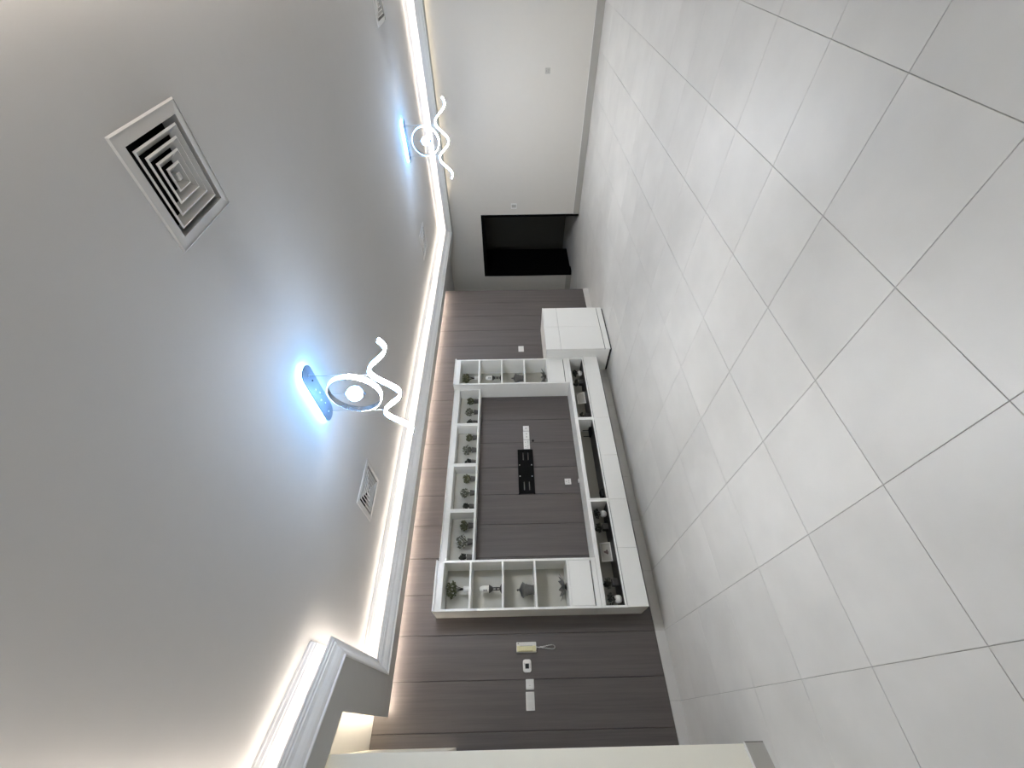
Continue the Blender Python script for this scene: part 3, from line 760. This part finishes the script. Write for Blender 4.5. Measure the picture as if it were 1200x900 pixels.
for dx, dz in ((.079, .177), (.079, .025), (-.076, .176), (-.079, .026)):
    b_ = lathe('bolt', [(.007, 0), (.007, .004), (.004, .006)], 'steel', t, 10, (dx, Yf, dz)); b_.rotation_euler = (math.pi / 2, 0, 0)
for dx, dz in ((.27, .174), (.26, .027), (0, .09), (0.015, .09)):
    b_ = lathe('bolt', [(.005, 0), (.005, .003), (.003, .004)], 'black', t, 10, (dx, Yf, dz)); b_.rotation_euler = (math.pi / 2, 0, 0)

def plate_thing(name, label, cat, x0, x1, z0, z1, extra=(), mat='plastic', wall='panel', dep=.009, emat='cabgap', group=None):
    if wall == 'panel':
        t = thing(name, label, cat, ((x0 + x1) / 2, PW, (z0 + z1) / 2), group)
        base = box('cover_plate', x0, x1, PW - dep, PW - .0004, z0, z1, mat, t, .0025)
        for nm, a, b, c, d, m in extra: box(nm, x0 + a, x0 + b, PW - dep - .0015, PW - dep + .0005, z0 + c, z0 + d, m, t, .0003)
    else:
        t = thing(name, label, cat, (FW, (x0 + x1) / 2, (z0 + z1) / 2), group)
        box('cover_plate', FW - dep, FW - .0004, x0, x1, z0, z1, mat, t, .0025)
        for nm, a, b, c, d, m in extra: box(nm, FW - dep - .0015, FW - dep + .0005, x0 + a, x0 + b, z0 + c, z0 + d, m, t, .0003)
    return t
def sock(w, n=1):
    ex = []
    for k in range(n):
        o = k * w
        ex += [('pin_slot', o + w * .5 - .003, o + w * .5 + .003, .052, .062, 'cabgap'), ('pin_slot', o + w * .28, o + w * .40, .024, .029, 'cabgap'), ('pin_slot', o + w * .60, o + w * .72, .024, .029, 'cabgap')]
    return ex
plate_thing('aerial_outlet', 'white aerial outlet farthest from the black bracket in its row', 'wall outlet', 3.094, 3.176, 1.232, 1.312, [('port', .038, .044, .028, .052, 'cabgap')])
plate_thing('data_outlet', 'white data outlet in middle of the row beside the black bracket', 'wall outlet', 2.956, 3.088, 1.232, 1.314, [('port', .034, .052, .030, .046, 'plasticgrey'), ('port', .080, .098, .030, .046, 'plasticgrey')])
plate_thing('power_outlet', 'white power outlet touching the black television bracket', 'wall outlet', 2.812, 2.950, 1.232, 1.314, sock(.069, 2))
plate_thing('power_outlet', 'white power outlet low on the panel just above the low cabinet', 'wall outlet', 2.297, 2.377, .748, .826, sock(.08, 1))
plate_thing('light_switch', 'small white switch on the panels above the square floor cabinet', 'switch', 4.600, 4.722, 1.246, 1.330, [('rocker', .020, .058, .012, .072, 'potwhite'), ('rocker', .064, .102, .012, .072, 'potwhite')])
plate_thing('light_switch', 'square white switch between thermostat and double switch plate', 'switch', .276, .356, 1.316, 1.390, [('rocker', .008, .038, .010, .064, 'potwhite'), ('rocker', .042, .072, .010, .064, 'potwhite'), ('indicator', .030, .034, .030, .034, 'cabgap'), ('indicator', .030, .034, .040, .044, 'cabgap')])
plate_thing('power_outlet', 'wide white plate nearest the slanted wall in the intercom row', 'wall outlet', .126, .262, 1.316, 1.394, [('rocker', .010, .064, .012, .066, 'potwhite'), ('rocker', .072, .126, .012, .066, 'potwhite'), ('indicator', .012, .016, .018, .024, 'cabgap')])
plate_thing('light_switch', 'pale switch on the end wall beside the black doorway', 'switch', 3.955, 4.062, 1.268, 1.384, [('rocker', .022, .085, .014, .102, 'plasticgrey')], wall='far', mat='plastic')
plate_thing('power_outlet', 'small grey outlet alone low on the end wall', 'wall outlet', 1.765, 1.845, .742, .822, sock(.08, 1), wall='far', mat='plasticgrey')
# cable hole under the outlets
t = thing('cable_grommet', 'round black cable hole below the outlet row on panels', 'grommet', (2.941, PW, 1.188))
g_ = lathe('ring', [(.016, -.001), (.016, .004), (.011, .005), (.010, .001)], 'black', t, 16); g_.rotation_euler = (math.pi / 2, 0, 0)
g_ = lathe('plug', [(.010, .0), (.010, .003)], 'duct', t, 12); g_.rotation_euler = (math.pi / 2, 0, 0)
t = thing('cable_plug', 'tiny white plug lying on low cabinet below the wall outlet', 'plug', (2.30, 4.60, .6462))
box('body', 2.285, 2.330, 4.585, 4.615, .6465, .672, 'plastic', t, .004)
for dy in (-.007, .007):
    pn = lathe('pin', [(.0025, 0), (.0025, .016)], 'steel', t, 6, (.030, dy, .013)); pn.rotation_euler = (0, math.pi / 2, 0)
# intercom handset with cord
t = thing('intercom_phone', 'cream wall intercom handset with looped cord on the panelled wall', 'intercom', (.604, PW, 1.276))
box('base', .560, .649, PW - .022, PW - .0004, 1.278, 1.470, 'potwhite', t, .005)
hs = box('handset', .568, .612, PW - .048, PW - .0225, 1.284, 1.464, 'cream', t, .008)
box('ear_cap', .566, .614, PW - .054, PW - .046, 1.430, 1.464, 'cream', hs, .004)
box('mouth_cap', .566, .614, PW - .054, PW - .046, 1.284, 1.316, 'cream', hs, .004)
box('call_button', .632, .640, PW - .0235, PW - .0215, 1.448, 1.456, 'black', t, 0)
box('groove', .6145, .6165, PW - .0225, PW - .0205, 1.284, 1.464, 'cabgap', t, 0)
box('name_window', .575, .582, PW - .0235, PW - .0215, 1.279, 1.283, 'cabgap', t, 0)
pts = []
for i in range(61):
    s = i / 60; a = math.pi * 2 * s
    x = .604 + .016 * math.sin(a) * (0.4 + .9 * math.sin(math.pi * s)); z = 1.278 - .18 * math.sin(math.pi * s) ** .75
    ph = i * 2.1
    pts.append((x + .002 * math.cos(ph) - .604, -.014 + .002 * math.sin(ph), z - 1.276))
tube('cord', pts, .0042, 'potwhite', t, 6)
# thermostat
t = thing('thermostat', 'rounded white thermostat with dark display below the intercom row', 'thermostat', (.457, PW, 1.333))
t['label'] = 'rounded white thermostat with small dark display beside the intercom'
bm = bmesh.new(); add_box(bm, -.051, .051, -.020, -.0004, 0, .079)
bmesh.ops.bevel(bm, geom=[e for e in bm.edges if abs(e.verts[0].co.x - e.verts[1].co.x) < 1e-6 and abs(e.verts[0].co.z - e.verts[1].co.z) < 1e-6], offset=.020, segments=4, affect='EDGES', profile=.5)
bmesh.ops.bevel(bm, geom=[e for e in bm.edges if e.verts[0].co.y < -.019 and e.verts[1].co.y < -.019], offset=.003, segments=1, affect='EDGES', profile=.5)
link('case', mesh_of(bm), 'plastic', t)
box('display', .457 - .022, .457 + .018, PW - .0212, PW - .0198, 1.333 + .022, 1.333 + .058, 'screen', t, 0)
for k in range(3): box('button', .457 - .018 + k * .014, .457 - .010 + k * .014, PW - .0218, PW - .0198, 1.333 + .011, 1.333 + .015, 'plasticgrey', t, 0)
for k in range(2): box('marking', .457 + .006 + k * .010, .457 + .012 + k * .010, PW - .0210, PW - .0198, 1.333 + .062, 1.333 + .068, 'plasticgrey', t, 0)
